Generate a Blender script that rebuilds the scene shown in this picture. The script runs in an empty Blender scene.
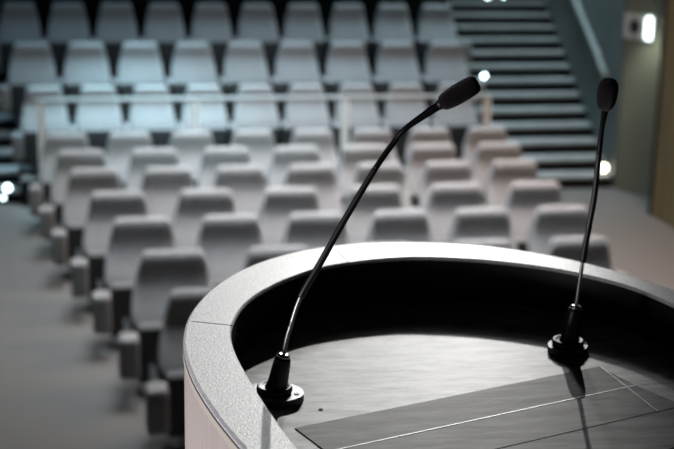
import bpy, bmesh, math, random
from mathutils import Vector, Matrix
random.seed(4)
C = bpy.context.scene.collection
PI = math.pi

# ---------------------------------------------------------------- materials
def mat(name, col, rough=.7, metal=0, spec=.5, noise=0, nscale=20, col2=None, bump=0, stretch=(1,1,1), sheen=0, detail=4, coat=0):
    m = bpy.data.materials.new(name); m.use_nodes = True
    nt = m.node_tree; b = nt.nodes['Principled BSDF']
    b.inputs['Base Color'].default_value = (*col, 1)
    b.inputs['Roughness'].default_value = rough
    b.inputs['Metallic'].default_value = metal
    b.inputs['Specular IOR Level'].default_value = spec
    if sheen: b.inputs['Sheen Weight'].default_value = sheen; b.inputs['Sheen Roughness'].default_value = .4
    if coat: b.inputs['Coat Weight'].default_value = coat; b.inputs['Coat Roughness'].default_value = .2
    if noise or bump:
        tc = nt.nodes.new('ShaderNodeTexCoord'); mp = nt.nodes.new('ShaderNodeMapping')
        mp.inputs['Scale'].default_value = stretch
        n = nt.nodes.new('ShaderNodeTexNoise'); n.inputs['Scale'].default_value = nscale; n.inputs['Detail'].default_value = detail
        nt.links.new(tc.outputs['Object'], mp.inputs[0]); nt.links.new(mp.outputs[0], n.inputs['Vector'])
        if noise:
            r = nt.nodes.new('ShaderNodeValToRGB')
            c2 = col2 or tuple(c*(1-noise) for c in col)
            r.color_ramp.elements[0].position = .35; r.color_ramp.elements[1].position = .65
            r.color_ramp.elements[0].color = (*c2, 1); r.color_ramp.elements[1].color = (*col, 1)
            nt.links.new(n.outputs['Fac'], r.inputs[0]); nt.links.new(r.outputs[0], b.inputs['Base Color'])
        if bump:
            bp = nt.nodes.new('ShaderNodeBump'); bp.inputs['Strength'].default_value = bump; bp.inputs['Distance'].default_value = .002
            nt.links.new(n.outputs['Fac'], bp.inputs['Height']); nt.links.new(bp.outputs[0], b.inputs['Normal'])
    return m
def emis(name, col, s):
    m = bpy.data.materials.new(name); m.use_nodes = True
    b = m.node_tree.nodes['Principled BSDF']
    b.inputs['Base Color'].default_value = (*col, 1)
    b.inputs['Emission Color'].default_value = (*col, 1); b.inputs['Emission Strength'].default_value = s
    return m

M = dict(
    fabric=mat('grey_fabric', (.36,.362,.37), .95, noise=.25, nscale=60, bump=.3, spec=.2),
    seatfab=mat('grey_seat_fabric', (.24,.24,.245), .95, noise=.2, nscale=60, bump=.3, spec=.2),
    armfab=mat('dark_grey_fabric', (.30,.30,.305), .95, noise=.25, nscale=60, bump=.3, spec=.2),
    dark=mat('dark_seat_shell', (.03,.031,.034), .6),
    steel=mat('dark_steel', (.03,.03,.033), .45, .6),
    carpet=mat('grey_carpet', (.15,.145,.142), .95, noise=.10, nscale=60, spec=.1, detail=8),
    riser=mat('black_riser', (.007,.007,.008), .8, spec=.2),
    nosing=mat('grey_nosing', (.34,.345,.35), .7, noise=.2, nscale=5),
    wallteal=mat('painted_wall', (.17,.20,.20), .75, noise=.2, nscale=1.2),
    wallkhaki=mat('khaki_wall', (.30,.31,.24), .7, noise=.15, nscale=1.5),
    wallgold=mat('golden_wood', (.36,.29,.15), .55, noise=.45, nscale=2.2, stretch=(8,8,.35), detail=8),
    darkwall=mat('dark_wall', (.05,.055,.06), .9),
    ceil=mat('dark_ceiling', (.03,.03,.035), .9),
    railm=mat('brushed_rail', (.42,.44,.45), .4),
    white=mat('white_paint', (.95,.96,.96), .5),
    rim=mat('speckled_laminate', (.85,.86,.87), .5, noise=.5, nscale=420, col2=(.50,.51,.52), bump=.35, detail=6),
    desk=mat('worn_wood', (.50,.50,.50), .5, spec=.08, noise=.5, nscale=26, stretch=(.8,2.2,1), bump=.5, detail=14, col2=(.28,.28,.28)),
    plank=mat('dark_wood_planks', (.16,.16,.16), .62, spec=.1, noise=.6, nscale=22, stretch=(.6,2.2,1), bump=.5, detail=14, col2=(.05,.05,.05)),
    seam=mat('worn_light_edge', (.55,.55,.54), .5, noise=.5, nscale=60),
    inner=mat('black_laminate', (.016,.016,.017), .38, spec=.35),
    shell=mat('cream_veneer', (.55,.50,.46), .5, noise=.12, nscale=3, stretch=(30,30,.6), detail=6),
    band=mat('pale_edge_band', (.62,.58,.50), .45),
    joint=mat('dark_joint', (.03,.03,.03), .8),
    black=mat('black_plastic', (.012,.012,.013), .38),
    rubber=mat('black_rubber', (.015,.015,.016), .55),
    foam=mat('black_foam', (.016,.014,.016), 1, noise=.5, nscale=500, bump=1.0, spec=.15, sheen=.22),
    chrome=mat('chrome', (.75,.75,.75), .22, 1),
    flange=mat('grey_flange', (.30,.30,.31), .45, .2, noise=.25, nscale=150),
    wrail=mat('painted_handrail', (.26,.29,.29), .5),
    neckg=mat('glossy_black_metal', (.05,.05,.055), .22, .9),
    neck=mat('ribbed_grey_metal', (.30,.30,.31), .35, .8),
    blue=mat('blue_ring', (.05,.25,.8), .3),
    stage=mat('stage_boards', (.05,.045,.04), .6, noise=.4, nscale=5, stretch=(1,8,1)),
    pict=mat('sign_ink', (.04,.04,.05), .6),
    signm=mat('sign_plate', (.85,.83,.81), .6),
    step_em=emis('step_light_glow', (.75,.95,1), 9),
    step_warm=emis('warm_step_light_glow', (1,.93,.75), 9),
    wall_em=emis('wall_light_glow', (.85,1,.97), 4),
)

# ---------------------------------------------------------------- helpers
def link(name, bm, m, parent=None, smooth=False):
    bmesh.ops.recalc_face_normals(bm, faces=bm.faces)
    me = bpy.data.meshes.new(name); bm.to_mesh(me); bm.free()
    for mm in (m if isinstance(m, (list, tuple)) else [m]): me.materials.append(mm)
    if smooth:
        for p in me.polygons: p.use_smooth = True
    o = bpy.data.objects.new(name, me); C.objects.link(o)
    if parent: o.parent = parent
    return o
def bevel_all(bm, r, seg=2):
    bmesh.ops.bevel(bm, geom=list(bm.edges), offset=r, segments=seg, profile=.6, affect='EDGES')
def box(bm, lo, hi, r=0, seg=2, mi=0):
    b2 = bmesh.new(); bmesh.ops.create_cube(b2, size=1)
    for v in b2.verts:
        v.co = Vector([lo[i] + (v.co[i]+.5)*(hi[i]-lo[i]) for i in range(3)])
    if r: bevel_all(b2, r, seg)
    for f in b2.faces: f.material_index = mi
    t = bpy.data.meshes.new('t'); b2.to_mesh(t); b2.free(); bm.from_mesh(t); bpy.data.meshes.remove(t)
def prism(bm, poly, z0, z1, mi=0):
    lo = [bm.verts.new((x, y, z0)) for x, y in poly]; hi = [bm.verts.new((x, y, z1)) for x, y in poly]
    n = len(poly); fs = [bm.faces.new(lo[::-1]), bm.faces.new(hi)]
    for i in range(n): fs.append(bm.faces.new((lo[i], lo[(i+1) % n], hi[(i+1) % n], hi[i])))
    for f in fs: f.material_index = mi
def lathe(bm, prof, cen=(0,0,0), axis=(0,0,1), n=40):
    q = Vector((0,0,1)).rotation_difference(Vector(axis).normalized())
    rings = []
    for r, z in prof:
        if r < 1e-6: rings.append([bm.verts.new(Vector(cen) + q @ Vector((0,0,z)))])
        else: rings.append([bm.verts.new(Vector(cen) + q @ Vector((r*math.cos(2*PI*k/n), r*math.sin(2*PI*k/n), z))) for k in range(n)])
    for a, b in zip(rings, rings[1:]):
        for k in range(n):
            k2 = (k+1) % n
            if len(a) == 1 and len(b) == 1: continue
            if len(a) == 1: bm.faces.new((a[0], b[k], b[k2]))
            elif len(b) == 1: bm.faces.new((a[k], a[k2], b[0]))
            else: bm.faces.new((a[k], a[k2], b[k2], b[k]))
def catmull(P, n):
    P = [Vector(p) for p in P]; out = []
    Q = [2*P[0]-P[1]] + P + [2*P[-1]-P[-2]]
    for i in range(1, len(Q)-2):
        a, b, c, d = Q[i-1:i+3]
        for k in range(n):
            t = k/n
            out.append(.5*((2*b) + (c-a)*t + (2*a-5*b+4*c-d)*t*t + (-a+3*b-3*c+d)*t**3))
    out.append(P[-1]); return out
def resample(P, n):
    L = [0]
    for a, b in zip(P, P[1:]): L.append(L[-1] + (b-a).length)
    out = []; j = 0
    for k in range(n):
        s = L[-1]*k/(n-1)
        while j < len(L)-2 and L[j+1] < s: j += 1
        t = (s-L[j])/max(L[j+1]-L[j], 1e-9); out.append(P[j].lerp(P[j+1], min(t,1)))
    return out
def tube(bm, pts, rad, n=16, cap=True):
    pts = [Vector(p) for p in pts]; rings = []
    up = Vector((0,1,0))
    for i, p in enumerate(pts):
        t = (pts[min(i+1, len(pts)-1)] - pts[max(i-1, 0)]).normalized()
        s = t.cross(up).normalized(); u = s.cross(t).normalized(); up = u
        r = rad(i/(len(pts)-1)) if callable(rad) else rad
        rings.append([bm.verts.new(p + r*(math.cos(2*PI*k/n)*s + math.sin(2*PI*k/n)*u)) for k in range(n)])
    for a, b in zip(rings, rings[1:]):
        for k in range(n): bm.faces.new((a[k], a[(k+1)%n], b[(k+1)%n], b[k]))
    if cap: bm.faces.new(rings[0][::-1]); bm.faces.new(rings[-1])
def empty(name, loc, label=None, cat=None, group=None, rot=0):
    o = bpy.data.objects.new(name, None); C.objects.link(o); o.location = loc; o.rotation_euler = (0,0,rot)
    o.empty_display_size = .1
    if label: tag(o, label, cat, group)
    return o
def tag(o, label, cat, group=None):
    o['label'] = label; o['category'] = cat
    if group: o['group'] = group
def struct(name, bm, m):
    o = link(name, bm, m); o['kind'] = 'structure'; return o

# ---------------------------------------------------------------- the hall shell (x across the rows, y towards the back, z up)
def lx(v): return -.575 - .07*max(0, v-13.06)             # inner edge of the left stair
def rx0(v): return 4.34 + .135*(v-12.8)                   # inner edge of the right stair
def rx1(v): return 5.72 + .142*(v-13.06)                  # outer edge of the right stair, the stair wall
bm = bmesh.new(); box(bm, (-5.0,2.4,-.12), (8.0,20,0)); struct('floor', bm, M['carpet'])
bm = bmesh.new(); box(bm, (-5.0,-4,-.12), (8.0,2.395,1.3)); struct('floor', bm, M['stage'])
bm = bmesh.new(); box(bm, (-5.2,-4,-.12), (-5.0,20,8)); struct('wall_left', bm, M['darkwall'])
bm = bmesh.new(); box(bm, (-5.2,20,-.12), (8.2,20.2,8)); struct('wall_back', bm, M['darkwall'])
bm = bmesh.new(); box(bm, (-5.2,-4.2,-.12), (8.2,-4,8)); struct('wall_front', bm, M['darkwall'])
bm = bmesh.new(); box(bm, (-5.2,-4.2,8), (8.2,20.2,8.2)); struct('ceiling', bm, M['ceil'])
bm = bmesh.new(); box(bm, (8.0,-4,-.12), (8.2,20,8)); struct('wall_right', bm, M['darkwall'])
# golden timber wall beside the lower aisle
bm = bmesh.new(); prism(bm, [(5.60,11.78),(5.60,3.0),(5.8,3.0),(5.8,11.78)], 0, 5)
struct('wall_right', bm, M['wallgold'])
# khaki return wall carrying the sign and lamp
bm = bmesh.new(); prism(bm, [(5.735,13.02),(6.16,12.0),(6.4,12.1),(5.95,13.2)], 0, 5)
struct('wall_right', bm, M['wallkhaki'])
# wall that climbs beside the right stair
bm = bmesh.new(); prism(bm, [(rx1(13.03)+.002,13.03),(rx1(19.9),19.9),(rx1(19.9)+.25,19.9),(rx1(13.03)+.22,13.1)], 0, 6)
struct('wall_right', bm, M['wallteal'])
# narrow dark corner trims
bm = bmesh.new(); box(bm, (5.585,11.785,0), (5.80,11.83,5)); struct('trim_1', bm, M['darkwall'])

# seat tiers between the two stairs
ZT = [.26, .61, .96, 1.31]; VT = [12.86, 13.66, 14.51, 15.36, 16.25]
for i, z in enumerate(ZT):
    v0, v1 = VT[i], VT[i+1] if i < 3 else 16.25
    bm = bmesh.new()
    prism(bm, [(lx(v0)+.01,v0),(rx0(v0)-.01,v0),(rx0(v1)-.01,v1-.002),(lx(v1)+.01,v1-.002)], 0.001, z, 0)
    o = struct('floor', bm, [M['carpet'], M['riser']])
    for p in o.data.polygons:
        if abs(p.normal.z) < .5: p.material_index = 1

# stairs: each step a slab of tread with a pale nosing over a black riser
def stair(label, L, Rr, v0, t, r, n):
    e = empty('staircase', ((L(v0)+Rr(v0))/2, v0, 0), label, 'stairs', 'stepped side aisles')
    for i in range(n):
        a, b = v0+i*t, v0+(i+1)*t; z = (i+1)*r
        bm = bmesh.new()
        o = e.location
        def P(x0, x1, y0, y1): return [(x0(y0)-o.x, y0-o.y), (x1(y0)-o.x, y0-o.y), (x1(y1)-o.x, y1-o.y), (x0(y1)-o.x, y1-o.y)]
        prism(bm, P(L, Rr, a+.015, b-.001+.015), .002, z-.030, 0)
        link('riser', bm, M['riser'], e)
        bm = bmesh.new(); prism(bm, P(L, Rr, a, b-.001), z-.029, z, 0)
        link('tread', bm, M['nosing'], e)
    return e
stair('wide grey stepped aisle with black risers climbing beside the right wall', rx0, lambda v: rx1(v)-.006, 13.06, .31, .1315, 15)
stair('dark stepped aisle at the left edge of the rear seats', lambda v: -1.95-.07*(v-13), lx, 13.0, .31, .1315, 15)

# ---------------------------------------------------------------- auditorium seats
def make_seat(double):
    t = empty('auditorium_seat', (0,0,0))
    # backrest: stacked rounded slices, wide at the hip and tapering to the head
    prof = [(.36,.22,-.13,.035),(.38,.252,-.15,.045),(.44,.270,-.135,.05),(.50,.268,-.10,.055),(.56,.260,-.064,.056),(.62,.248,-.034,.055),
            (.67,.236,-.014,.052),(.72,.223,-.012,.05),(.77,.210,-.018,.048),(.815,.199,-.024,.045),(.842,.188,-.019,.034),(.858,.165,-.013,.018)]
    bm = bmesh.new(); n = 28; rings = []
    for z, w, yc, d in prof:
        ring = []
        for k in range(n):
            a = 2*PI*k/n; c, s = math.cos(a), math.sin(a)
            p = 2/5.0
            x = w*math.copysign(abs(c)**p, c); y = d*math.copysign(abs(s)**p, s)
            y += .016*(x/w)**2*-1 if s < 0 else 0
            ring.append(bm.verts.new((x, yc+d*.3+y, z)))
        rings.append(ring)
    for a, b in zip(rings, rings[1:]):
        for k in range(n): bm.faces.new((a[k], a[(k+1)%n], b[(k+1)%n], b[k]))
    bm.faces.new(rings[0][::-1]); bm.faces.new(rings[-1])
    link('backrest', bm, M['fabric'], t, True)
    bm = bmesh.new(); box(bm, (-.20,.062,.30), (.20,.082,.74), .008); link('back_panel', bm, M['dark'], t)
    # tip-up seat, folded against the backrest: thin cushion behind a dark shell
    bm = bmesh.new(); box(bm, (-.238,-.262,.10), (.238,-.205,.455), .026, 3)
    link('seat', bm, M['seatfab'], t, True)
    bm = bmesh.new(); box(bm, (-.236,-.30,.09), (.236,-.2625,.448), .017, 3); link('seat_shell', bm, M['dark'], t, True)
    bm = bmesh.new(); box(bm, (-.05,-.19,.012), (.05,-.09,.38), .01); box(bm, (-.17,-.42,0), (.17,-.06,.014), .004)
    link('pedestal', bm, M['steel'], t)
    for s in ((-1, 1) if double == 2 else (-1,)):
        if (double == 0 and s < 0) or (double == 2 and s > 0):        # padded block closing the row
            bm = bmesh.new(); box(bm, (s*.300-.020,-.345,.14), (s*.300+.020,-.05,.44), .012, 2)
            link('side_panel', bm, M['dark'], t)
            bm = bmesh.new(); box(bm, (s*.298-.062,-.51,.19), (s*.298+.062,-.35,.455), .035, 4)
            link('armrest', bm, M['armfab'], t, True)
        else:
            bm = bmesh.new(); box(bm, (s*.303-.022,-.36,.10), (s*.303+.022,-.04,.448), .012, 2)
            am = link('armrest', bm, M['dark'], t, True)
            bm = bmesh.new(); box(bm, (s*.303-.026,-.37,.449), (s*.303+.026,-.04,.475), .011, 2)
            link('arm_pad', bm, M['fabric'], am, True)
    return t
seats = {k: make_seat(k) for k in (0, 1, 2)}       # row end, middle, other row end
used = {0: False, 1: False, 2: False}
ordw = ['first','second','third','fourth','fifth','sixth','seventh','eighth','ninth','tenth']
def put_seat(x, y, z, sx, label, group, double):
    proto = seats[double]
    if not used[double]: r = proto; used[double] = True
    else:
        r = proto.copy(); C.objects.link(r)
        for ch in list(proto.children):
            c = ch.copy(); C.objects.link(c); c.parent = r
            for g in ch.children: d = g.copy(); C.objects.link(d); d.parent = c
    r.location = (x, y, z); r.scale = (sx, 1, 1)
    r['label'] = label; r['category'] = 'seat'; r['group'] = group
# v of the backrest, first x, last x, count
rows = [(12.155,-.109,3.961,8,'rearmost row of the lower block'),
        (11.30,.022,3.805,7,'seventh row of the lower block counting from behind the handrail'.replace('seventh','second')),
        (10.48,.119,3.674,7,'third row in front of the handrail'),
        (9.605,.28,3.553,6,'fourth row in front of the handrail'),
        (8.773,.416,3.462,6,'fifth row in front of the handrail'),
        (7.89,.56,3.245,5,'sixth row in front of the handrail'),
        (7.04,.674,2.55,4,'row nearest the lectern')]
rows[1] = (11.30,.022,3.805,7,'second row in front of the handrail')
rows[0] = (12.155,-.109,3.961,8,'row just in front of the handrail')
for v, x0, x1, n, d in rows:
    for i in range(n):
        x = x0+(x1-x0)*i/(n-1)
        pit = (x1-x0)/(n-1)
        if i == 0: w = 'leftmost seat beside the open left aisle'
        elif i == n-1: w = ('rightmost seat beside the right aisle' if v > 7.5 else 'seat hidden deepest behind the lectern')
        else: w = '%s seat from the left' % ordw[i]
        put_seat(x, v, 0.0, min(1, pit/.615), 'grey upholstered %s, %s' % (w, d), 'grey seats of the lower block', 0 if i == 0 else 2 if i == n-1 else 1)
up = [(13.40,-.323,3.978,9,ZT[0],'front raised row behind the handrail'),
      (14.25,-.458,4.112,9,ZT[1],'middle raised row'),
      (15.10,-.607,4.221,10,ZT[2],'topmost visible raised row')]
for v, x0, x1, n, z, d in up:
    for i in range(n):
        x = x0+(x1-x0)*i/(n-1); pit = (x1-x0)/(n-1)
        if i == 0: w = 'leftmost blue-grey seat beside the left steps'
        elif i == n-1: w = 'rightmost blue-grey seat beside the right steps'
        else: w = '%s blue-grey seat from the left' % ordw[i]
        put_seat(x, v, z, pit/.615, '%s, %s' % (w, d), 'blue-grey seats on the raised tiers', 0 if i == 0 else 2 if i == n-1 else 1)

# ---------------------------------------------------------------- guard rail in front of the tiers
gr = empty('guard_rail', (0,12.78,0), 'long pale metal guard rail on white posts before the raised seats', 'rail')
bm = bmesh.new(); box(bm, (-.40,-.022,1.045), (4.20,.022,1.085), .012); link('top_rail', bm, M['railm'], gr, True)
for x in (-.345, 1.14, 2.66, 4.16):
    bm = bmesh.new(); box(bm, (x-.036,-.018,.01), (x+.036,.018,1.046), .005)
    link('post', bm, M['white'], gr)
    bm = bmesh.new(); box(bm, (x-.06,-.05,0), (x+.06,.05,.012), .003); link('foot_plate', bm, M['steel'], gr)

# stair wall handrail
hr = empty('wall_handrail', (0,0,0), 'sloping pale handrail fixed to the right stair wall', 'handrail')
def hp(v, z): return (rx1(v)-.07, v, z)
bm = bmesh.new(); pts = [hp(13.35, 1.16), hp(14.1, 1.50), hp(15.0, 1.88), hp(17.5, 2.94)]
tube(bm, resample(catmull(pts, 8), 30), .034); link('rail_tube', bm, M['wrail'], hr, True)
for v, z in ((13.99,1.45),(15.0,1.87),(16.2,2.38)):
    bm = bmesh.new(); tube(bm, [(rx1(v)-.07,v,z-.01),(rx1(v)-.05,v,z-.07),(rx1(v)+.001,v,z-.08)], .014, 10)
    lathe(bm, [(0,0),(.04,0),(.04,.01),(0,.01)], (rx1(v)-.01,v,z-.08), (1,0,0), 20)
    link('bracket', bm, M['white'], hr, True)

# ---------------------------------------------------------------- sign and wall lamp on the khaki wall
wd = (Vector((6.16,12.0,0))-Vector((5.735,13.02,0))).normalized()     # along the wall
nrm = Vector((wd.y, -wd.x, 0));  nrm = nrm if nrm.y < 0 else -nrm
ang = math.atan2(wd.y, wd.x)
base = Vector((5.735,13.02,0))
sg = empty('wall_sign', base + wd*.07 + Vector((0,0,1.77)) + nrm*.002, 'small pale sign with a round dark pictogram on the right wall', 'sign', rot=ang)
side = -1
bm = bmesh.new(); box(bm, (-.085,side*.012 if side<0 else 0,-.13), (.17,0 if side<0 else .012,.13), .003); link('plate', bm, M['signm'], sg)
bm = bmesh.new(); lathe(bm, [(0,0),(.08,0),(.08,.003),(0,.003)], (.065,-.0125,.0), (0,-1,0), 28); link('pictogram', bm, M['pict'], sg)
lp = empty('wall_lamp', base + wd*.36 + Vector((0,0,1.77)) + nrm*.002, 'glowing rectangular wall lamp beside the pale sign', 'lamp', rot=ang)
bm = bmesh.new(); box(bm, (-.045,-.03,-.13), (.045,0,.13), .006); link('housing', bm, M['white'], lp)
bm = bmesh.new(); box(bm, (-.04,-.06,-.115), (.04,-.031,.115), .015, 3); link('diffuser', bm, M['wall_em'], lp, True)

# ---------------------------------------------------------------- step lights
def step_light(loc, label, m, r=.035, ax=(0,-1,0)):
    e = empty('step_light', loc, label, 'light', 'small round lights along the steps')
    bm = bmesh.new(); lathe(bm, [(0,0),(r*1.25,0),(r*1.25,.012),(r*1.05,.016),(r*1.02,.008),(0,.008)], (0,0,0), ax, 28)
    link('bezel', bm, M['steel'], e, True)
    bm = bmesh.new(); lathe(bm, [(0,.0085),(r,.0085),(r*.8,.022),(0,.028)], (0,0,0), ax, 28)
    link('lens', bm, m, e, True)
step_light((-.70,12.998,.165), 'round glowing step light on the lowest left step, upper of two', M['step_em'], .033)
step_light((-.745,12.998,.065), 'dim round step light low on the left step, lower of two', M['step_em'], .018)
step_light((4.80,14.92+.008,.985), 'round white step light midway up the right stair', M['step_em'], .031)
step_light((5.675,13.22,.19), 'large warm white step light at the foot of the right stair', M['step_warm'], .045)
step_light((5.40,16.78+.008,1.80), 'bright step light at the top of the right stair', M['step_em'], .035)
step_light((5.62,16.78+.008,1.80), 'second bright step light at the top of the right stair, nearer the wall', M['step_em'], .025)

# ---------------------------------------------------------------- lectern
ZR = 2.46; ZD = 2.392; ZS = 1.3
OC = Vector((.49, 1.5, 0))
outer = [(.205,1.06),(.178,1.13),(.156,1.212),(.135,1.32),(.122,1.43),(.121,1.536),(.134,1.634),(.159,1.72),(.196,1.803),(.255,1.890),(.340,1.960),(.428,1.993),(.511,1.994),(.591,1.976),(.665,1.939),(.741,1.871),(.802,1.777),(.845,1.670),(.860,1.55),(.860,1.43),(.845,1.32),(.824,1.212),(.802,1.13),(.775,1.06)]
inner = [(.262,1.06),(.230,1.13),(.209,1.212),(.194,1.332),(.184,1.45),(.182,1.539),(.191,1.61),(.216,1.689),(.251,1.752),(.303,1.815),(.378,1.873),(.487,1.900),(.565,1.889),(.640,1.858),(.716,1.802),(.780,1.716),(.810,1.617),(.818,1.53),(.815,1.43),(.800,1.32),(.780,1.212),(.757,1.13),(.730,1.06)]
N = 140
def V3(L): return [Vector((x-OC.x, y-OC.y, 0)) for x, y in L]
po = resample(catmull(V3(outer), 8), N); pi_ = resample(catmull(V3(inner), 8), N)
nmo = []
for i in range(N):
    t = (po[min(i+1,N-1)]-po[max(i-1,0)]).normalized(); nmo.append(Vector((t.y,-t.x,0)))   # inward normal
if nmo[N//2].y > 0: nmo = [-n for n in nmo]
lec = empty('lectern', (OC.x, OC.y, ZS), 'curved lectern with grey speckled rim and recessed wooden desk', 'lectern')
def zz(z): return z-ZS
# rim
bm = bmesh.new()
secs = []
for i in range(N):
    o, q, nn = po[i], pi_[i], nmo[i]
    w = (q-o).normalized()
    e = .004
    secs.append([bm.verts.new((*(p.xy), zz(z))) for p, z in
        ((o, ZR-.005), (o, ZR-e*.6), (o+w*e, ZR), (q-w*e*.6, ZR), (q, ZR-e*.6), (q, ZR-.005))])
for a, b in zip(secs, secs[1:]):
    for k in range(6): bm.faces.new((a[k], a[(k+1)%6], b[(k+1)%6], b[k]))
bm.faces.new(secs[0]); bm.faces.new(secs[-1][::-1])
link('rim', bm, M['rim'], lec)
def ribbon(off0, off1, z0, z1, src=po, nn=nmo):
    bm = bmesh.new(); s = []
    for i in range(N):
        a = src[i]+nn[i]*off0; b = src[i]+nn[i]*off1
        s.append([bm.verts.new((a.x,a.y,zz(z0))), bm.verts.new((a.x,a.y,zz(z1))), bm.verts.new((b.x,b.y,zz(z1))), bm.verts.new((b.x,b.y,zz(z0)))])
    for a, b in zip(s, s[1:]):
        for k in range(4): bm.faces.new((a[k], a[(k+1)%4], b[(k+1)%4], b[k]))
    bm.faces.new(s[0]); bm.faces.new(s[-1][::-1]); return bm
link('edge_band', ribbon(-.0008, .01, ZR-.0155, ZR-.0068), M['band'], lec)
link('joint_line', ribbon(.0012, .012, ZR-.0067, ZR-.0051), M['joint'], lec)
link('body_shell', ribbon(.0008, .018, ZS, ZR-.0157), M['shell'], lec)
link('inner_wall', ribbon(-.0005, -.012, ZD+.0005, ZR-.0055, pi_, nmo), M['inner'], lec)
# desk surface slab up to the inner wall
bm = bmesh.new(); prism(bm, [(p.x+n.x*.004-0, p.y+n.y*.004) for p, n in zip([o+ (q-o)*.55 for o, q in zip(po, pi_)], nmo)], zz(ZD-.02), zz(ZD))
link('desk_top', bm, M['desk'], lec)
# plinth
bm = ribbon(-.008, .03, ZS, ZS+.08); link('plinth', bm, M['joint'], lec)
bm = bmesh.new(); prism(bm, [(p.x+n.x*.02, p.y+n.y*.02) for p, n in zip(po, nmo)], zz(ZS+.45), zz(ZS+.47)); link('shelf', bm, M['shell'], lec)
# thin dark joints across the rim
def seam_on(name, a, b, w, z, m, h=.0006):
    a = Vector((a[0]-OC.x, a[1]-OC.y, 0)); b = Vector((b[0]-OC.x, b[1]-OC.y, 0)); d = (b-a).normalized(); s = Vector((-d.y,d.x,0))*w/2
    bm = bmesh.new(); prism(bm, [tuple((a-s).xy), tuple((b-s).xy), tuple((b+s).xy), tuple((a+s).xy)], zz(z-.0005), zz(z+h)); return link(name, bm, m, lec)
seam_on('rim_joint', (.139,1.628), (.190,1.604), .0011, ZR, M['joint'], .0003)
seam_on('rim_joint', (.398,1.965), (.402,1.885), .0010, ZR, M['joint'], .0003)
# reading board of planks let into the desk: corners in hall coordinates
A0, A1 = Vector((.242,1.414)), Vector((.684,1.561))      # far edge, left to right
dr = (A1-A0).normalized(); dn = Vector((dr.y,-dr.x))     # towards the speaker
if dn.y > 0: dn = -dn
def bp(s, t): p = A0+dr*s+dn*t; return (p.x-OC.x, p.y-OC.y)
LEN = (A1-A0).length
def plank(t0, t1, s1a, s1b, h=.0012, sk0=.0, sk1=.0):
    bm = bmesh.new(); prism(bm, [bp(sk0,t0), bp(s1a,t0), bp(s1b,t1), bp(sk1,t1)], zz(ZD+.0002), zz(ZD+h))
    return link('plank', bm, M['plank'], lec)
plank(0, .076, LEN, LEN-.004)
plank(.079, .158, LEN-.004, LEN+.002)
plank(.161, .25, LEN+.002, LEN+.01)
plank(.253, .34, LEN+.01, LEN+.02)
def strip(a, b, w, m, h=.0045):
    a, b = Vector(a), Vector(b); d = (b-a).normalized(); s = Vector((-d.y,d.x))*w/2
    bm = bmesh.new(); prism(bm, [tuple(a-s), tuple(b-s), tuple(b+s), tuple(a+s)], zz(ZD+.0003), zz(ZD+h)); return bm
link('light_seam', strip(bp(.0,.0775), bp(LEN-.004,.0775), .0020, None, .0016), M['seam'], lec)
link('dark_seam', strip(bp(.0,.1595), bp(LEN+.002,.1595), .0026, None, .0008), M['joint'], lec)
link('board_edge', strip((A1.x-OC.x+.0015,A1.y-OC.y), (.694-OC.x,1.397-OC.y), .0016, None, .0018), M['seam'], lec)
bm = bmesh.new(); lathe(bm, [(0,0),(.0028,0),(.0028,.0008),(0,.0008)], (.283-OC.x,1.468-OC.y,zz(ZD)+.0001), n=16); link('screw_hole', bm, M['joint'], lec)

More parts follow.
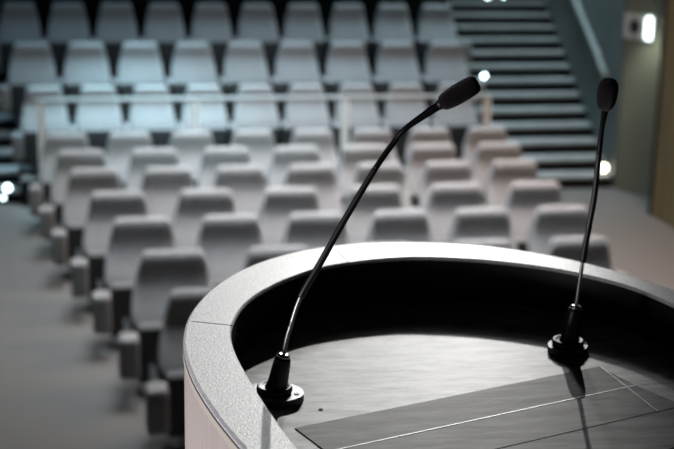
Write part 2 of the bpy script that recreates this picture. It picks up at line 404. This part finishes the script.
# ---------------------------------------------------------------- gooseneck microphones
def microphone(path, label, foam_len, foam_r, hd=None, flange_rot=0, i_joint=(4,7), fmat='flange', fr=.0345):
    """path: base point, connector top, then the neck, last point is the tip of the foam"""
    P = [Vector(p) for p in path]; B = Vector((P[0].x, P[0].y, ZD))
    t = empty('gooseneck_microphone', B, label, 'microphone', 'gooseneck microphones on the lectern')
    L = [p-B for p in P]
    # flange: round plate with two screw ears
    bm = bmesh.new(); ol = []
    for k in range(64):
        a = 2*PI*k/64; r = fr + .003*abs(math.cos(a))**6
        ol.append((r*math.cos(a+flange_rot), r*math.sin(a+flange_rot)))
    prism(bm, ol, .0003, .0095, 1)
    bm.faces.ensure_lookup_table(); bm.faces[1].material_index = 0
    fl = link('flange', bm, [M[fmat], M['black']], t)
    for s in (-1, 1):
        bm = bmesh.new(); c = (s*(fr-.0055)*math.cos(flange_rot), s*(fr-.0055)*math.sin(flange_rot), .0095)
        lathe(bm, [(0,.0002),(.0034,.0002),(.0034,.0008),(.002,.001),(0,.0006)], c, n=16); link('screw', bm, M['steel'], fl)
    # rubber collar
    ax = (L[1]-Vector((0,0,0))).normalized()
    bm = bmesh.new(); lathe(bm, [(.010,.0095),(.0215,.0095),(.0228,.013),(.0222,.0165),(.0200,.0182),(.0175,.0165),(.010,.0160)], (0,0,0)); link('collar', bm, M['rubber'], t, True)
    h = L[1].length
    bm = bmesh.new(); lathe(bm, [(0,.008),(.0142,.008),(.0146,.014),(.0132,.020),(.0122,.030),(.0112,h*.80),(.0104,h*.95),(.0092,h),(0,h)], (0,0,0), ax); link('connector', bm, M['black'], t, True)
    bm = bmesh.new(); lathe(bm, [(0,h-.0005),(.0078,h-.0005),(.0085,h+.0012),(.0078,h+.0036),(.0045,h+.0042),(0,h+.0042)], (0,0,0), ax); link('ring', bm, M['chrome'], t, True)
    a, b = i_joint
    def seg(i0, i1, rad, name, m, rib=0):
        full = catmull([tuple(p) for p in L[1:-1]], 24)
        j0, j1 = (i0-1)*24, (i1-1)*24
        pts = full[j0:j1+1]
        pts = resample(pts, max(12, int(len(pts)*(3 if rib else 1))))
        bm = bmesh.new()
        if rib:
            n = len(pts); tube(bm, pts, lambda s: rad + rib*(1 if int(s*(n-1)) % 2 else -1), 12)
        else: tube(bm, pts, rad, 16)
        return link(name, bm, m, t, True)
    last = len(L)-2
    seg(1, a, .0027, 'lower_gooseneck', M['neck'], .0003)
    seg(a, b, lambda s: .0043 - .0004*s, 'neck_tube', M['black'])
    seg(b, last, lambda s: .0036 + .0018*max(0, (s-.6)/.4), 'upper_gooseneck', M['neckg'])
    # foam windscreen and its blue-tinted ring
    tip, neck = L[-1], L[-2]
    d = Vector(hd).normalized() if hd else (tip-neck).normalized()
    bm = bmesh.new(); lathe(bm, [(0,-.004),(.0058,-.004),(.0062,0),(.0058,.003),(0,.003)], neck, d, 20); link('capsule_ring', bm, M['black'], t, True)
    bm = bmesh.new(); lathe(bm, [(.0052,-.0018),(.0060,-.0014),(.0060,-.0008),(.0052,-.0006)], neck, d, 20); link('led_ring', bm, M['blue'], t, True)
    bm = bmesh.new(); pr = []
    prof = [(0,.0),(.55,.0),(.74,.04),(.86,.13),(.94,.27),(.99,.45),(1,.60),(.985,.74),(.93,.86),(.80,.945),(.58,.985),(.3,.998),(0,1.0)]
    lathe(bm, [(r*foam_r, z*foam_len) for r, z in prof], neck, d, 48)
    rnd = random.Random(7)
    for v in bm.verts: v.co += Vector([rnd.uniform(-1,1) for _ in range(3)])*.00012
    link('foam_windscreen', bm, M['foam'], t, True)
    return t
LEFT = [(.232,1.512,2.398),(.242,1.508,2.448),(.246,1.507,2.471),(.251,1.505,2.491),(.262,1.502,2.527),(.285,1.499,2.570),(.315,1.496,2.627),
        (.349,1.491,2.688),(.370,1.486,2.721),(.382,1.480,2.738),(.401,1.473,2.754),(.420,1.466,2.769),(.462,1.458,2.796)]
RIGHT = [(.665,1.629,2.398),(.673,1.628,2.455),(.678,1.627,2.522),(.682,1.623,2.575),(.685,1.619,2.616),(.685,1.613,2.677),(.684,1.607,2.713),
         (.683,1.598,2.742),(.678,1.575,2.782)]
microphone(LEFT, 'black gooseneck microphone on the left of the lectern, bent over to the right', .051, .0122, None, math.radians(-25), (4,7))
microphone(RIGHT, 'black upright gooseneck microphone at the right inner edge of the lectern', .044, .0135, (-.16,-.5,.85), math.radians(20), (2,5), 'rubber', .027)  # right flange coloured black to stand in for shade inside the rim

# ---------------------------------------------------------------- lights
def area(name, loc, aim, size, power, col, spread=100):
    l = bpy.data.lights.new(name, 'AREA'); l.shape = 'RECTANGLE'; l.size, l.size_y = size; l.energy = power; l.color = col; l.spread = math.radians(spread)
    o = bpy.data.objects.new(name, l); C.objects.link(o); o.location = loc
    o.rotation_euler = (Vector(aim)-Vector(loc)).to_track_quat('-Z','Y').to_euler(); return o
def spot(name, loc, aim, deg, power, col, r=.1, blend=.3):
    l = bpy.data.lights.new(name, 'SPOT'); l.spot_size = math.radians(deg); l.energy = power; l.color = col; l.shadow_soft_size = r; l.spot_blend = blend
    o = bpy.data.objects.new(name, l); C.objects.link(o); o.location = loc
    o.rotation_euler = (Vector(aim)-Vector(loc)).to_track_quat('-Z','Y').to_euler(); return o
# stage spotlights hung at the back of the hall, shining onto the lectern
spot('stage_spot', (5.17,14.7,7.5), (.24,1.55,2.4), 4.2, 7600, (1,.98,.95), .06, 1)
spot('stage_spot', (3.5,14.7,7.4), (.30,1.55,2.4), 6, 3200, (.96,.99,1), .7, 1)
# added unseen panel under the rear ceiling, sized for the sheen on the lectern
area('desk_sheen_panel', (2.7,13.0,6.7), (.5,1.6,2.4), (3.0,2.9), 45, (1,.99,.97), 180)
# house lights over the rear tiers (cool), the lower block (neutral) and the right aisle (warm)
area('house_light_rear', (1.8,13.5,7.2), (1.8,13.49,.8), (6,1.0), 42, (.34,.76,1), 45)
spot('house_spot_tier', (.5,12.9,7.6), (.6,13.2,.7), 25, 3600, (.50,.86,1), .15, 1)
spot('post_fill_spot', (.0,4.5,6.8), (1.4,12.9,.6), 22, 1700, (.60,.90,1), .15, 1)  # added unseen front fill, whitens the guard rail posts
area('house_light_lower', (2.0,10.1,7.2), (2.0,10.09,.5), (3.4,6.4), 205, (.92,.96,1), 50)
area('house_light_aisle', (5.0,9.6,5.8), (3.6,9.3,.3), (.5,.8), 110, (1,.68,.50), 120)
area('house_light_left', (-1.6,10.2,6.5), (-1.4,9.5,0), (1,2), 60, (.78,.97,1))
area('stair_fill', (5.3,15.2,6.0), (5.3,14.8,.5), (.8,2), 65, (.72,.95,1))  # unseen lamp added to lighten the right stair treads
area('shell_side_fill', (-2.2,.6,2.2), (.2,1.6,2.0), (.4,.8), 9, (.96,.90,.95), 60)  # added low fill, brightens the left side of the lectern shell
spot('wall_lamp_beam', (5.63,12.45,1.95), (5.95,12.55,.5), 90, 16, (.92,1,.88), .05, .8)
w = bpy.data.worlds.new('world'); bpy.context.scene.world = w; w.use_nodes = True
w.node_tree.nodes['Background'].inputs[0].default_value = (.35,.45,.5,1); w.node_tree.nodes['Background'].inputs[1].default_value = .05

# ---------------------------------------------------------------- camera
th = math.atan(324.5/1300); a = math.radians(11.5); R = math.radians(1.15)
F = Vector((math.sin(a)*math.cos(th), math.cos(a)*math.cos(th), -math.sin(th)))
RT = Vector((math.cos(a), -math.sin(a), 0)); UP = RT.cross(F)
cr, sr = math.cos(R), math.sin(R)
rt = RT*cr + UP*sr; up = -RT*sr + UP*cr
cam = bpy.data.cameras.new('camera'); co = bpy.data.objects.new('camera', cam); C.objects.link(co)
m = Matrix(((rt.x,up.x,-F.x,0),(rt.y,up.y,-F.y,0),(rt.z,up.z,-F.z,3.0),(0,0,0,1)))
co.matrix_world = m
cam.sensor_width = 36; cam.lens = 1300*36/674; cam.clip_start = .05
cam.dof.use_dof = True; cam.dof.focus_distance = 1.55; cam.dof.aperture_fstop = 5.8; cam.dof.aperture_blades = 0
bpy.context.scene.camera = co
vs = bpy.context.scene.view_settings
vs.view_transform = 'Standard'; vs.look = 'None'; vs.gamma = 1; vs.use_curve_mapping = False; vs.exposure = 0
